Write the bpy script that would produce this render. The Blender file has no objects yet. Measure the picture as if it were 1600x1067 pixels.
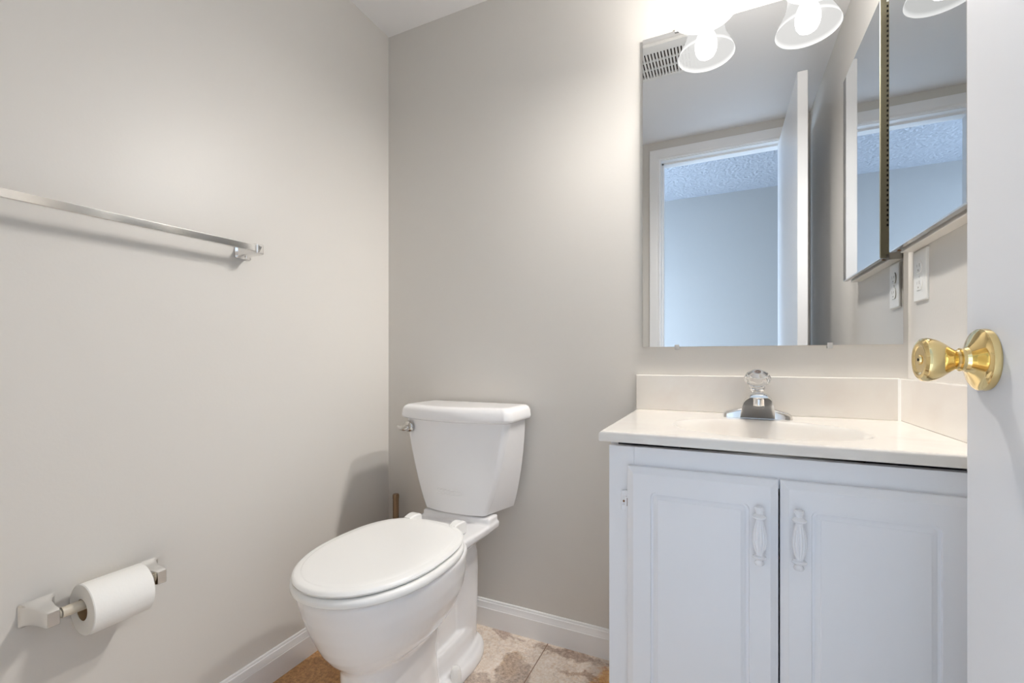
import bpy, bmesh, math, random
from mathutils import Vector, Matrix

random.seed(4)
PI = math.pi
C = bpy.context.scene.collection
SC = bpy.context.scene

# ------------------------------------------------------------------ camera
CAM_H = 0.9231
cam_d = bpy.data.cameras.new('camera')
cam = bpy.data.objects.new('camera', cam_d)
C.objects.link(cam)
cam.location = (0, 0, CAM_H)
cam.rotation_euler = (PI / 2, 0, 0.428)
cam_d.sensor_width = 36.0
cam_d.lens = 698.7 / 1600 * 36.0
cam_d.shift_x = -7.19 / 1600
cam_d.shift_y = 28.37 / 1600
cam_d.clip_start = 0.01
SC.camera = cam

# ------------------------------------------------------------------ world, daylight of the hall, exposure
BULB_STRENGTH = 206.0
SHADE_STRENGTH = 0.30
BULB_COL = (1.0, 0.96, 0.91)
world = bpy.data.worlds.new('world')
SC.world = world
world.use_nodes = True
bg = world.node_tree.nodes['Background']
bg.inputs[0].default_value = (0.55, 0.72, 1.0, 1)
bg.inputs[1].default_value = 1.0

def area_light(name, loc, rot, sx, sy, power, col):
    l = bpy.data.lights.new(name, 'AREA')
    l.shape = 'RECTANGLE'; l.size = sx; l.size_y = sy
    l.energy = power; l.color = col
    o = bpy.data.objects.new(name, l); C.objects.link(o)
    o.location = loc; o.rotation_euler = rot
    return o

# bluish hall daylight from an added, unseen window, angled down as bathroom fill
area_light('hall_fill_daylight', (-2.44, -0.85, 1.35), (0, -PI / 2 + 0.75, 0), 1.4, 1.1, 60, (0.62, 0.79, 1.0))

SC.view_settings.view_transform = 'Standard'
SC.view_settings.look = 'None'
SC.view_settings.exposure = 1.86
SC.view_settings.gamma = 1.0
SC.view_settings.use_curve_mapping = False
SC.cycles.use_denoising = True
SC.cycles.max_bounces = 16
SC.cycles.diffuse_bounces = 8
SC.cycles.glossy_bounces = 8
SC.cycles.transmission_bounces = 12
SC.cycles.transparent_max_bounces = 16
SC.cycles.sample_clamp_indirect = 1.5
SC.cycles.sample_clamp_direct = 1.5
SC.cycles.caustics_reflective = False
SC.cycles.caustics_refractive = False

# ------------------------------------------------------------------ measures of the room
XL, XR = -1.1763, 0.4125        # left and right wall
D = 1.3774                      # back wall
YF = 0.0534                     # front wall (room side)
YO = -0.062                     # front wall (hall side)
H = 2.1772                      # ceiling
OP0, OP1, OPZ = -0.312, 0.325, 2.066   # door opening
HY = -1.63                      # far wall of the hall
HH = 2.40                       # ceiling of the hall
HX0, HX1 = -2.35, 1.60

# ------------------------------------------------------------------ materials
def lin(r, g, b):
    f = lambda c: (c / 255 / 12.92) if c / 255 <= 0.04045 else ((c / 255 + 0.055) / 1.055) ** 2.4
    return (f(r), f(g), f(b), 1)

def mat(name, col, rough=0.5, metal=0.0, spec=0.5, coat=0.0, bump=None, trans=0.0, ior=1.45, var=None):
    m = bpy.data.materials.new(name); m.use_nodes = True
    nt = m.node_tree; b = nt.nodes['Principled BSDF']
    b.inputs['Base Color'].default_value = col
    b.inputs['Roughness'].default_value = rough
    b.inputs['Metallic'].default_value = metal
    b.inputs['Specular IOR Level'].default_value = spec
    b.inputs['IOR'].default_value = ior
    b.inputs['Coat Weight'].default_value = coat
    b.inputs['Coat Roughness'].default_value = 0.05
    b.inputs['Transmission Weight'].default_value = trans
    tc = nt.nodes.new('ShaderNodeTexCoord')
    if bump:
        sc, st, dist = bump
        n = nt.nodes.new('ShaderNodeTexNoise'); n.inputs['Scale'].default_value = sc
        n.inputs['Detail'].default_value = 3.0
        nt.links.new(tc.outputs['Object'], n.inputs['Vector'])
        bp = nt.nodes.new('ShaderNodeBump'); bp.inputs['Strength'].default_value = st
        bp.inputs['Distance'].default_value = dist
        nt.links.new(n.outputs['Fac'], bp.inputs['Height'])
        nt.links.new(bp.outputs['Normal'], b.inputs['Normal'])
    if var:
        sc, col2, lo, hi = var
        n = nt.nodes.new('ShaderNodeTexNoise'); n.inputs['Scale'].default_value = sc
        n.inputs['Detail'].default_value = 5.0; n.inputs['Distortion'].default_value = 1.2
        nt.links.new(tc.outputs['Object'], n.inputs['Vector'])
        r = nt.nodes.new('ShaderNodeValToRGB')
        r.color_ramp.elements[0].position = lo; r.color_ramp.elements[0].color = col
        r.color_ramp.elements[1].position = hi; r.color_ramp.elements[1].color = col2
        nt.links.new(n.outputs['Fac'], r.inputs['Fac'])
        nt.links.new(r.outputs['Color'], b.inputs['Base Color'])
    return m

WALL = mat('greige_wall_paint', (0.655, 0.630, 0.592, 1), 0.38, spec=0.4, bump=(150, 0.10, 0.0015))
CEIL = mat('ceiling_paint', (0.84, 0.83, 0.825, 1), 0.7, spec=0.2, bump=(120, 0.05, 0.001))
TRIM = mat('white_trim_paint', (0.86, 0.86, 0.86, 1), 0.32, spec=0.5)
DOORM = mat('white_door_paint', (0.73, 0.735, 0.755, 1), 0.30, spec=0.5, bump=(60, 0.04, 0.001))
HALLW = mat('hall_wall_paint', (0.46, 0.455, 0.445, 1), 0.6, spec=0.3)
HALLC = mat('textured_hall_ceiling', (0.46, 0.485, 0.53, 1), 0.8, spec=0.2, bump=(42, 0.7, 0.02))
HALLF = mat('hall_carpet', (0.80, 0.785, 0.77, 1), 0.95, spec=0.1, bump=(300, 0.5, 0.004))
CERAMIC = mat('white_ceramic', (0.85, 0.84, 0.84, 1), 0.10, spec=0.5, coat=0.3)
PLASTIC = mat('white_seat_plastic', (0.87, 0.865, 0.845, 1), 0.22, spec=0.5)
CAULK = mat('grey_caulk', (0.5, 0.46, 0.42, 1), 0.7)
CABM = mat('white_cabinet_paint', (0.82, 0.825, 0.85, 1), 0.35, spec=0.45, bump=(90, 0.05, 0.001))
INSIDE = mat('duct_shade', (0.06, 0.04, 0.03, 1), 0.9)  # near-black colour standing for shade inside the vent
MARBLE = mat('cream_cultured_marble', (0.78, 0.745, 0.695, 1), 0.12, spec=0.5, coat=0.3,
             var=(5.0, (0.74, 0.68, 0.625, 1), 0.50, 0.80))
CHROME = mat('chrome', (0.84, 0.83, 0.82, 1), 0.12, 1.0)
LEVERM = mat('lever_chrome', (0.62, 0.60, 0.57, 1), 0.10, 1.0)
NICKEL = mat('worn_chrome', (0.88, 0.87, 0.85, 1), 0.18, 1.0, bump=(220, 0.06, 0.001))
BRASS = mat('polished_brass', (0.90, 0.70, 0.34, 1), 0.09, 1.0)
BRONZE = mat('brown_pipe_metal', (0.36, 0.25, 0.16, 1), 0.35, 0.85)
GOLD = mat('brushed_cabinet_edge', (0.45, 0.41, 0.29, 1), 0.35, 0.8)
STEEL = mat('cabinet_edge_steel', (0.62, 0.62, 0.62, 1), 0.25, 1.0)
CASEM = mat('cream_cabinet_case', (0.80, 0.76, 0.70, 1), 0.35)
PAPER = mat('tissue_paper', (0.86, 0.85, 0.82, 1), 0.95, spec=0.1, bump=(260, 0.12, 0.001))
CARD = mat('cardboard_core', (0.40, 0.27, 0.15, 1), 0.9)
CREAM = mat('cream_plastic_roller', (0.60, 0.54, 0.44, 1), 0.35)
PLATE = mat('white_outlet_plastic', (0.84, 0.83, 0.80, 1), 0.3)
DARK = mat('dark_slot', (0.03, 0.025, 0.02, 1), 0.8)
SLOTM = mat('shadowed_slot', (0.40, 0.37, 0.34, 1), 0.8)  # grey puts the shade of the white slots into the colour
RUST = mat('rusty_hinge_metal', (0.22, 0.10, 0.04, 1), 0.6, 0.3)
CLEAR = mat('clear_acrylic', (1.0, 1.0, 1.0, 1), 0.08, trans=1.0, ior=1.45)
CLIPM = mat('clear_clip_plastic', (0.9, 0.88, 0.86, 1), 0.2, trans=0.45)
INK = mat('dark_index_ring', (0.08, 0.05, 0.04, 1), 0.4)
MGLASS = mat('mirror_glass', (0.67, 0.685, 0.695, 1), 0.0, 1.0)
MEDGE = mat('mirror_edge', (0.52, 0.47, 0.40, 1), 0.4)
VENTM = mat('vent_plastic', (0.80, 0.79, 0.77, 1), 0.5)
STOPM = mat('sink_drain_chrome', (0.7, 0.68, 0.66, 1), 0.15, 1.0)

def emit(name, col, s):
    m = bpy.data.materials.new(name); m.use_nodes = True
    nt = m.node_tree; nt.nodes.clear()
    e = nt.nodes.new('ShaderNodeEmission'); e.inputs[0].default_value = (*col, 1); e.inputs[1].default_value = s
    o = nt.nodes.new('ShaderNodeOutputMaterial'); nt.links.new(e.outputs[0], o.inputs[0])
    return m
BULBM = emit('lit_bulb', BULB_COL, BULB_STRENGTH)
SHADEM = bpy.data.materials.new('lit_frosted_glass'); SHADEM.use_nodes = True
def _shade():
    nt = SHADEM.node_tree; nt.nodes.clear()
    e = nt.nodes.new('ShaderNodeEmission'); e.inputs[0].default_value = (1.0, 0.97, 0.93, 1); e.inputs[1].default_value = SHADE_STRENGTH
    t = nt.nodes.new('ShaderNodeBsdfTransparent'); t.inputs[0].default_value = (0.085, 0.084, 0.083, 1)
    a = nt.nodes.new('ShaderNodeAddShader')
    o = nt.nodes.new('ShaderNodeOutputMaterial')
    # the glass glows most at its lip and near the lamp holder
    tc = nt.nodes.new('ShaderNodeTexCoord'); sp = nt.nodes.new('ShaderNodeSeparateXYZ'); nt.links.new(tc.outputs['Generated'], sp.inputs[0])
    r = nt.nodes.new('ShaderNodeValToRGB'); el = r.color_ramp.elements
    while len(el) < 5: el.new(0.5)
    for q, (p, v) in zip(el, ((0.0, 1.5), (0.035, 1.45), (0.10, 0.98), (0.45, 1.0), (1.0, 1.5))): q.position = p; q.color = (v / 2, v / 2, v / 2, 1)
    nt.links.new(sp.outputs[2], r.inputs[0])
    mm = nt.nodes.new('ShaderNodeMath'); mm.operation = 'MULTIPLY'; mm.inputs[1].default_value = 2 * SHADE_STRENGTH
    nt.links.new(r.outputs[0], mm.inputs[0]); nt.links.new(mm.outputs[0], e.inputs[1])
    # glass set clearer towards the lamp holder to throw more light on the ceiling
    r2 = nt.nodes.new('ShaderNodeValToRGB'); q0, q1 = r2.color_ramp.elements
    q0.position = 0.42; q0.color = (0.07, 0.0695, 0.069, 1); q1.position = 0.62; q1.color = (0.12, 0.119, 0.118, 1)
    nt.links.new(sp.outputs[2], r2.inputs[0]); nt.links.new(r2.outputs[0], t.inputs[0])
    nt.links.new(e.outputs[0], a.inputs[0]); nt.links.new(t.outputs[0], a.inputs[1])
    nt.links.new(a.outputs[0], o.inputs[0])
_shade()

def floor_material():
    m = bpy.data.materials.new('stone_look_tile'); m.use_nodes = True
    nt = m.node_tree; N = nt.nodes.new; L = nt.links.new
    b = nt.nodes['Principled BSDF']
    b.inputs['Roughness'].default_value = 0.42
    tc = N('ShaderNodeTexCoord')
    sep = N('ShaderNodeSeparateXYZ'); L(tc.outputs['Object'], sep.inputs[0])
    T, TV = 0.68, 0.61
    def math_(op, a, bb=None):
        n = N('ShaderNodeMath'); n.operation = op
        for i, v in enumerate((a, bb)):
            if v is None: continue
            if isinstance(v, (int, float)): n.inputs[i].default_value = v
            else: L(v, n.inputs[i])
        return n.outputs[0]
    u = math_('DIVIDE', math_('ADD', sep.outputs[0], 0.5105 + 10 * T), T)
    v = math_('DIVIDE', math_('ADD', sep.outputs[1], -0.79 + 10 * TV), TV)
    fu, fv = math_('FRACT', u), math_('FRACT', v)
    iu, iv = math_('FLOOR', u), math_('FLOOR', v)
    comb = N('ShaderNodeCombineXYZ'); L(iu, comb.inputs[0]); L(iv, comb.inputs[1])
    wn = N('ShaderNodeTexWhiteNoise'); wn.noise_dimensions = '3D'; L(comb.outputs[0], wn.inputs['Vector'])
    # every tile samples its own piece of stone
    off = N('ShaderNodeVectorMath'); off.operation = 'MULTIPLY_ADD'
    L(wn.outputs['Color'], off.inputs[0]); off.inputs[1].default_value = (7, 7, 7); L(tc.outputs['Object'], off.inputs[2])
    def noise(scale, detail=6, dist=0.0, rough=0.6):
        n = N('ShaderNodeTexNoise'); n.inputs['Scale'].default_value = scale; n.inputs['Detail'].default_value = detail
        n.inputs['Distortion'].default_value = dist; n.inputs['Roughness'].default_value = rough
        L(off.outputs[0], n.inputs['Vector']); return n.outputs['Fac']
    def ramp(f, stops):
        r = N('ShaderNodeValToRGB'); e = r.color_ramp.elements
        while len(e) < len(stops): e.new(0.5)
        for el, (p, c) in zip(e, stops): el.position = p; el.color = c
        L(f, r.inputs[0]); return r.outputs[0]
    def mix(f, a, bb, mode='MIX'):
        n = N('ShaderNodeMixRGB'); n.blend_type = mode
        for i, vv in enumerate((f, a, bb)):
            if isinstance(vv, float): n.inputs[i].default_value = vv
            elif isinstance(vv, tuple): n.inputs[i].default_value = vv
            else: L(vv, n.inputs[i])
        return n.outputs[0]
    big = ramp(noise(4.3, 5, 1.0, 0.55), [(0.0, lin(172, 152, 138)), (0.38, lin(184, 166, 154)), (0.41, lin(222, 208, 194)),
                                     (0.60, lin(232, 218, 205)), (0.64, lin(214, 190, 162)), (0.74, lin(206, 166, 116)), (1.0, lin(186, 136, 78))])
    # mineral patches with ragged outlines and a painted shade tone left of the toilet
    nz = N('ShaderNodeTexNoise'); nz.inputs['Scale'].default_value = 13; nz.inputs['Detail'].default_value = 6; nz.inputs['Roughness'].default_value = 0.65
    L(tc.outputs['Object'], nz.inputs['Vector'])
    wob = N('ShaderNodeVectorMath'); wob.operation = 'MULTIPLY_ADD'; L(nz.outputs['Color'], wob.inputs[0]); wob.inputs[1].default_value = (0.16, 0.16, 0); L(tc.outputs['Object'], wob.inputs[2])
    def patch(base, cx, cy, r, ax, ay, col, soft=0.012, amount=0.8):
        d = N('ShaderNodeVectorMath'); d.operation = 'SUBTRACT'; L(wob.outputs[0], d.inputs[0]); d.inputs[1].default_value = (cx + 0.08, cy + 0.08, 0)
        sc_ = N('ShaderNodeVectorMath'); sc_.operation = 'MULTIPLY'; L(d.outputs[0], sc_.inputs[0]); sc_.inputs[1].default_value = (1 / ax, 1 / ay, 0)
        ln = N('ShaderNodeVectorMath'); ln.operation = 'LENGTH'; L(sc_.outputs[0], ln.inputs[0])
        mr_ = N('ShaderNodeMapRange'); L(ln.outputs['Value'], mr_.inputs[0])
        for k, v in enumerate((r - soft, r + soft, amount, 0.0)): mr_.inputs[k + 1].default_value = v
        return mix(mr_.outputs[0], base, col)
    big = patch(big, -0.56, 1.20, 0.07, 0.7, 1.2, lin(172, 156, 144))
    big = patch(big, -0.64, 1.10, 0.06, 1.3, 0.7, lin(178, 163, 152))
    big = patch(big, -0.42, 1.352, 0.04, 2.6, 0.6, lin(150, 128, 114))
    big = patch(big, -0.36, 1.27, 0.02, 5.0, 0.6, lin(158, 128, 104), 0.008, 0.7)
    big = patch(big, -0.285, 1.265, 0.055, 1.0, 1.2, lin(220, 160, 84))
    big = patch(big, -0.40, 1.02, 0.10, 1.2, 1.0, lin(200, 160, 112))
    big = patch(big, -1.04, 0.98, 0.20, 1.0, 1.4, lin(190, 140, 84), 0.06, 0.9)  # brown tile tone with the shade beside the toilet painted in
    fine = noise(85, 8, 0.2, 0.85)
    c1 = mix(0.9, big, ramp(fine, [(0.34, (0.18, 0.15, 0.12, 1)), (0.47, (0.48, 0.47, 0.46, 1)), (0.68, (0.85, 0.83, 0.8, 1))]), 'OVERLAY')
    vein = ramp(noise(11, 7, 0.8, 0.7), [(0.47, (0, 0, 0, 1)), (0.495, (1, 1, 1, 1)), (0.505, (1, 1, 1, 1)), (0.53, (0, 0, 0, 1))])
    c2 = mix(vein, c1, mix(0.22, c1, lin(130, 100, 80)))
    # grout seam
    eu = math_('MINIMUM', fu, math_('SUBTRACT', 1.0, fu)); ev = math_('MINIMUM', fv, math_('SUBTRACT', 1.0, fv))
    seam = math_('LESS_THAN', math_('MINIMUM', eu, ev), 0.0022)
    c3 = mix(seam, c2, lin(140, 112, 92))
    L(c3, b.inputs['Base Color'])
    bp = N('ShaderNodeBump'); bp.inputs['Strength'].default_value = 0.15; bp.inputs['Distance'].default_value = 0.002
    L(fine, bp.inputs['Height']); L(bp.outputs['Normal'], b.inputs['Normal'])
    return m
FLOOR = floor_material()

# ------------------------------------------------------------------ mesh helpers
def box(bm, x0, x1, y0, y1, z0, z1, bev=0.0, seg=2):
    vs = [bm.verts.new((x, y, z)) for x in (x0, x1) for y in (y0, y1) for z in (z0, z1)]
    f = [(0, 1, 3, 2), (4, 6, 7, 5), (0, 4, 5, 1), (2, 3, 7, 6), (0, 2, 6, 4), (1, 5, 7, 3)]
    fs = [bm.faces.new([vs[i] for i in q]) for q in f]
    if bev > 0:
        es = list({e for q in fs for e in q.edges})
        bmesh.ops.bevel(bm, geom=es, offset=bev, segments=seg, profile=0.5, affect='EDGES')

def loft(bm, rings, cap0=True, cap1=True, closed=True):
    vr = [[bm.verts.new(p) for p in r] for r in rings]
    n = len(rings[0])
    for a, b in zip(vr, vr[1:]):
        for i in range(n if closed else n - 1):
            j = (i + 1) % n
            bm.faces.new((a[i], a[j], b[j], b[i]))
    if cap0: bm.faces.new(list(reversed(vr[0])))
    if cap1: bm.faces.new(vr[-1])
    return vr

def lathe(bm, prof, origin, axis='Z', n=48, cap=True):
    """prof: list of (radius, distance along axis)"""
    o = Vector(origin)
    ax = {'Z': ((1, 0, 0), (0, 1, 0), (0, 0, 1)), '-X': ((0, 1, 0), (0, 0, 1), (-1, 0, 0)), 'X': ((0, 1, 0), (0, 0, 1), (1, 0, 0)),
          'Y': ((0, 0, 1), (1, 0, 0), (0, 1, 0)), '-Y': ((1, 0, 0), (0, 0, 1), (0, -1, 0)), '-Z': ((0, 1, 0), (1, 0, 0), (0, 0, -1))}[axis]
    e1, e2, e3 = map(Vector, ax)
    rings = []
    for r, h in prof:
        r = max(r, 1e-5)
        rings.append([o + e3 * h + e1 * r * math.cos(2 * PI * i / n) + e2 * r * math.sin(2 * PI * i / n) for i in range(n)])
    loft(bm, rings, cap, cap)

def tube(bm, pts, r, n=16):
    pts = [Vector(p) for p in pts]
    rs = r if isinstance(r, (list, tuple)) else [r] * len(pts)
    up = Vector((0.13, 0.31, 0.94)); rings = []
    for i, p in enumerate(pts):
        d = (pts[min(i + 1, len(pts) - 1)] - pts[max(i - 1, 0)]).normalized()
        a = d.cross(up).normalized(); b = d.cross(a).normalized()
        rings.append([p + a * rs[i] * math.cos(2 * PI * k / n) + b * rs[i] * math.sin(2 * PI * k / n) for k in range(n)])
    loft(bm, rings)

def rrect(w0, w1, h0, h1, r, n=6):
    """rounded rectangle outline, counter-clockwise"""
    out = []
    for cx, cy, a0 in ((w1 - r, h0 + r, -PI / 2), (w1 - r, h1 - r, 0), (w0 + r, h1 - r, PI / 2), (w0 + r, h0 + r, PI)):
        for k in range(n + 1):
            a = a0 + PI / 2 * k / n
            out.append((cx + r * math.cos(a), cy + r * math.sin(a)))
    return out

def obj(name, bm, m, parent=None, smooth=40):
    bmesh.ops.recalc_face_normals(bm, faces=bm.faces)
    me = bpy.data.meshes.new(name); bm.to_mesh(me); bm.free()
    ms = m if isinstance(m, (list, tuple)) else [m]
    for x in ms: me.materials.append(x)
    if smooth:
        me.shade_smooth(); me.set_sharp_from_angle(angle=math.radians(smooth))
    o = bpy.data.objects.new(name, me); C.objects.link(o)
    if smooth and name not in ('bowl', 'lamp_shade', 'bulb'):
        wn = o.modifiers.new('normals', 'WEIGHTED_NORMAL'); wn.keep_sharp = True; wn.weight = 80
    if parent:
        o.parent = parent
        o.matrix_parent_inverse = parent_world(parent).inverted()
    return o

def parent_world(p):
    m = Matrix.LocRotScale(p.location, p.rotation_euler, p.scale)
    if p.parent: m = parent_world(p.parent) @ p.matrix_parent_inverse @ m
    return m

def tag(o, label=None, cat=None, group=None, kind=None):
    for k, v in (('label', label), ('category', cat), ('group', group), ('kind', kind)):
        if v: o[k] = v
    return o

def thing(name, label, cat, loc, group=None):
    o = bpy.data.objects.new(name, None); C.objects.link(o)
    o.location = loc; o.empty_display_size = 0.05
    return tag(o, label, cat, group)

def struct(name, bm, m, parent=None, label=None, cat=None, smooth=30):
    o = obj(name, bm, m, parent, smooth)
    if not parent: tag(o, label, cat, kind='structure')
    return o

NB = bmesh.new

# ------------------------------------------------------------------ room shell
T = 0.10
bm = NB(); box(bm, XL - T, XR + T, YF, D + T, -0.1, 0)
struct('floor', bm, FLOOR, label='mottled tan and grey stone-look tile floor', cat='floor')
bm = NB(); box(bm, XL - T, XR + T, YF, D + T, H, H + 0.1)
struct('ceiling', bm, CEIL, label='smooth off-white bathroom ceiling', cat='ceiling')
bm = NB(); box(bm, XL - T, XL, YF, D + T, 0, H)
struct('wall_left', bm, WALL, label='greige wall with the towel bar and paper holder', cat='wall')
bm = NB(); box(bm, XL, XR, D, D + T, 0, H)
struct('wall_back', bm, WALL, label='greige wall behind the toilet and mirror', cat='wall')
bm = NB(); box(bm, XR, XR + T, YF, D + T, 0, H)
struct('wall_right', bm, WALL, label='greige wall with the medicine cabinet and outlet', cat='wall')
bm = NB()
box(bm, HX0 - T, OP0 - 0.018, YO, YF, 0, HH + 0.1)
box(bm, OP1 + 0.018, HX1 + T, YO, YF, 0, HH + 0.1)
box(bm, OP0 - 0.018, OP1 + 0.018, YO, YF, OPZ + 0.018, HH + 0.1)
struct('wall_front', bm, WALL, label='greige wall around the doorway, seen in the mirror', cat='wall')
# hall behind the doorway
bm = NB(); box(bm, HX0 - T, HX1 + T, HY - T, YF, -0.1, -0.004)
struct('floor_hall', bm, HALLF, label='carpeted hall floor beyond the doorway', cat='floor')
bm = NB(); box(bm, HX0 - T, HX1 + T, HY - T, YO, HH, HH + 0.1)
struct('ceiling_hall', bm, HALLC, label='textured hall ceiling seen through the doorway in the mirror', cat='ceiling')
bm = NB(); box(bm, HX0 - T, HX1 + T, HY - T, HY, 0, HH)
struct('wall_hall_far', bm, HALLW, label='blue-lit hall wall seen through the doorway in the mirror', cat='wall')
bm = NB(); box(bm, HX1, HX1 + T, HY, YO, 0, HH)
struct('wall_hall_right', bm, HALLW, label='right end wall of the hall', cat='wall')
bm = NB()
wy0, wy1, wz0, wz1 = -1.45, -0.25, 0.60, 2.10  # opening and sash added out of view to carry the hall daylight
box(bm, HX0 - T, HX0, HY, wy0, 0, HH); box(bm, HX0 - T, HX0, wy1, YO, 0, HH)
box(bm, HX0 - T, HX0, wy0, wy1, 0, wz0); box(bm, HX0 - T, HX0, wy0, wy1, wz1, HH)
struct('wall_hall_left', bm, HALLW, label='left end wall of the hall with its added window opening', cat='wall')
bm = NB()
for a in ((wy0, wy0 + 0.05, wz0, wz1), (wy1 - 0.05, wy1, wz0, wz1), (wy0, wy1, wz0, wz0 + 0.05), (wy0, wy1, wz1 - 0.05, wz1), (wy0, wy1, 1.33, 1.37)):
    box(bm, HX0 - 0.07, HX0 - 0.03, *a)
struct('window_1', bm, TRIM, label='unseen white sash window added at the end of the hall for daylight', cat='window')

# baseboards with a moulded top
def baseboard(name, p0, p1, inward, label):
    prof = [(0, 0), (0.012, 0), (0.012, 0.062), (0.0105, 0.064), (0.0105, 0.066), (0.009, 0.070), (0.0075, 0.078), (0.0072, 0.081), (0.005, 0.083), (0.0045, 0.088), (0.003, 0.090), (0, 0.090)]
    bm = NB(); iv = Vector(inward)
    rings = [[Vector((*p, 0)) + iv * d + Vector((0, 0, z)) for d, z in prof] for p in (p0, p1)]
    loft(bm, rings)
    struct(name, bm, TRIM, label=label, cat='baseboard', smooth=25)
baseboard('baseboard_back', (XL, D), (-0.213, D), (0, -1, 0), 'white baseboard along the back wall beside the toilet')
baseboard('baseboard_left', (XL, YF), (XL, D - 0.012), (1, 0, 0), 'white baseboard along the towel bar wall')

# door lining, stop and casing of the doorway
bm = NB()
box(bm, OP0 - 0.018, OP0, YO, YF, 0, OPZ); box(bm, OP1, OP1 + 0.018, YO, YF, 0, OPZ); box(bm, OP0 - 0.018, OP1 + 0.018, YO, YF, OPZ, OPZ + 0.018)
sy0, sy1 = YF - 0.08, YF - 0.037
box(bm, OP0, OP0 + 0.011, sy0, sy1, 0, OPZ); box(bm, OP1 - 0.011, OP1, sy0, sy1, 0, OPZ); box(bm, OP0, OP1, sy0, sy1, OPZ - 0.011, OPZ)
struct('trim_1', bm, TRIM, label='white lining and stop of the doorway', cat='trim')
def casing(name, y, sgn, label):
    prof = [(0, 0), (0, 0.008), (0.006, 0.011), (0.012, 0.010), (0.018, 0.013), (0.045, 0.016), (0.056, 0.016), (0.058, 0.013), (0.058, 0)]
    a, b, z = OP0 - 0.005, OP1 + 0.005, OPZ + 0.005
    bm = NB(); rings = []
    for k in range(4):
        ring = []
        for w, t in prof:
            p = [(a - w, 0.0), (a - w, z + w), (b + w, z + w), (b + w, 0.0)][k]
            ring.append(Vector((p[0], y + sgn * t, p[1])))
        rings.append(ring)
    loft(bm, rings)
    struct(name, bm, TRIM, label=label, cat='trim', smooth=25)
casing('trim_2', YF, 1, 'white moulded casing round the doorway, seen in the mirror')
casing('trim_3', YO, -1, 'white moulded casing on the hall side of the doorway')

# ------------------------------------------------------------------ open door with brass knob
DX, DT = 0.2703, 0.035
bm = NB(); box(bm, DX, DX + DT, 0.062, 0.7168, 0.010, 2.037, 0.0015, 1)
door = struct('door_1', bm, DOORM, label='open white flush door with a brass knob at the right edge', cat='door')
ky, kz = 0.674, 0.923
def knob_set(sgn, x0, withchild):
    ax = '-X' if sgn < 0 else 'X'
    bm = NB()
    lathe(bm, [(0.0, 0), (0.0345, 0), (0.0350, 0.002), (0.0345, 0.0065), (0.0325, 0.0085), (0.028, 0.0105), (0.020, 0.0135), (0.0145, 0.0165), (0.0130, 0.0195), (0.0132, 0.0225), (0.0, 0.0225)], (x0, ky, kz), ax, 56)
    ro = obj('rosette', bm, BRASS, door, 30); ro['label'] = 'round polished brass rose plate'
    bm = NB()
    hp = [(0.0, 0.022), (0.0112, 0.022), (0.0118, 0.0245), (0.0108, 0.0262), (0.0116, 0.0280), (0.0138, 0.0315), (0.0170, 0.0360), (0.0205, 0.0415), (0.0235, 0.0475), (0.0252, 0.0535), (0.0256, 0.0575),
          (0.0248, 0.0612), (0.0222, 0.0640), (0.0195, 0.0647), (0.0165, 0.0640), (0.0150, 0.0630), (0.006, 0.0630), (0.0055, 0.0647), (0.0, 0.0647)]
    hp = [(r, 0.022 + (h - 0.022) * 0.87) for r, h in hp]
    lathe(bm, hp, (x0, ky, kz), ax, 56)
    kb = obj('knob', bm, BRASS, door, 30); kb['label'] = 'tulip shaped polished brass door knob'
    bm = NB()
    lathe(bm, [(0.0, 0.0590), (0.0018, 0.0590), (0.0018, 0.0595), (0.0, 0.0595)], (x0, ky, kz), ax, 12)
    obj('privacy_lock_hole', bm, DARK, kb)
knob_set(-1, DX, True)
knob_set(1, DX + DT, True)
bm = NB()
box(bm, DX + 0.006, DX + DT - 0.006, 0.7164, 0.7180, kz - 0.028, kz + 0.028, 0.0005, 1)
obj('latch_plate', bm, BRASS, door)

# ------------------------------------------------------------------ toilet
TX = -0.770
toilet = thing('toilet', 'white two-piece toilet with closed lid standing in the corner', 'toilet', (TX, 1.0, 0))

def oval(cx, y0, y1, hx, z, n=64, sq=2.0, sqb=None):
    """egg outline: front (y0) round, back (y1) squarer"""
    cy = y0 + (y1 - y0) * 0.52; out = []
    for i in range(n):
        a = 2 * PI * i / n
        s, c = math.sin(a), math.cos(a)
        e = sq if s < 0 else (sqb or sq)
        x = hx * math.copysign(abs(c) ** (2 / e), c)
        y = (y1 - cy if s > 0 else cy - y0) * math.copysign(abs(s) ** (2 / e), s)
        out.append(Vector((cx + x, cy + y, z)))
    return out

bm = NB()
# bowl and pedestal
secs = [(0.000, 0.758, 1.050, 0.092, 2.4), (0.030, 0.760, 1.048, 0.088, 2.4), (0.06, 0.766, 1.045, 0.081, 2.4), (0.12, 0.770, 1.045, 0.077, 2.4), (0.175, 0.768, 1.05, 0.079, 2.4),
        (0.200, 0.766, 1.06, 0.080, 2.3), (0.214, 0.759, 1.08, 0.086, 2.2), (0.226, 0.747, 1.09, 0.099, 2.15), (0.240, 0.734, 1.095, 0.114, 2.1), (0.260, 0.720, 1.10, 0.128, 2.1), (0.285, 0.707, 1.11, 0.141, 2.1), (0.32, 0.692, 1.12, 0.155, 2.1), (0.36, 0.678, 1.12, 0.165, 2.1),
        (0.395, 0.669, 1.12, 0.170, 2.1), (0.408, 0.669, 1.12, 0.171, 2.1), (0.414, 0.674, 1.12, 0.166, 2.1)]
loft(bm, [oval(TX, a, b, hx, z, 80, s, 3.6 if z < 0.19 else 2.6) for z, a, b, hx, s in secs])
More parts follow.
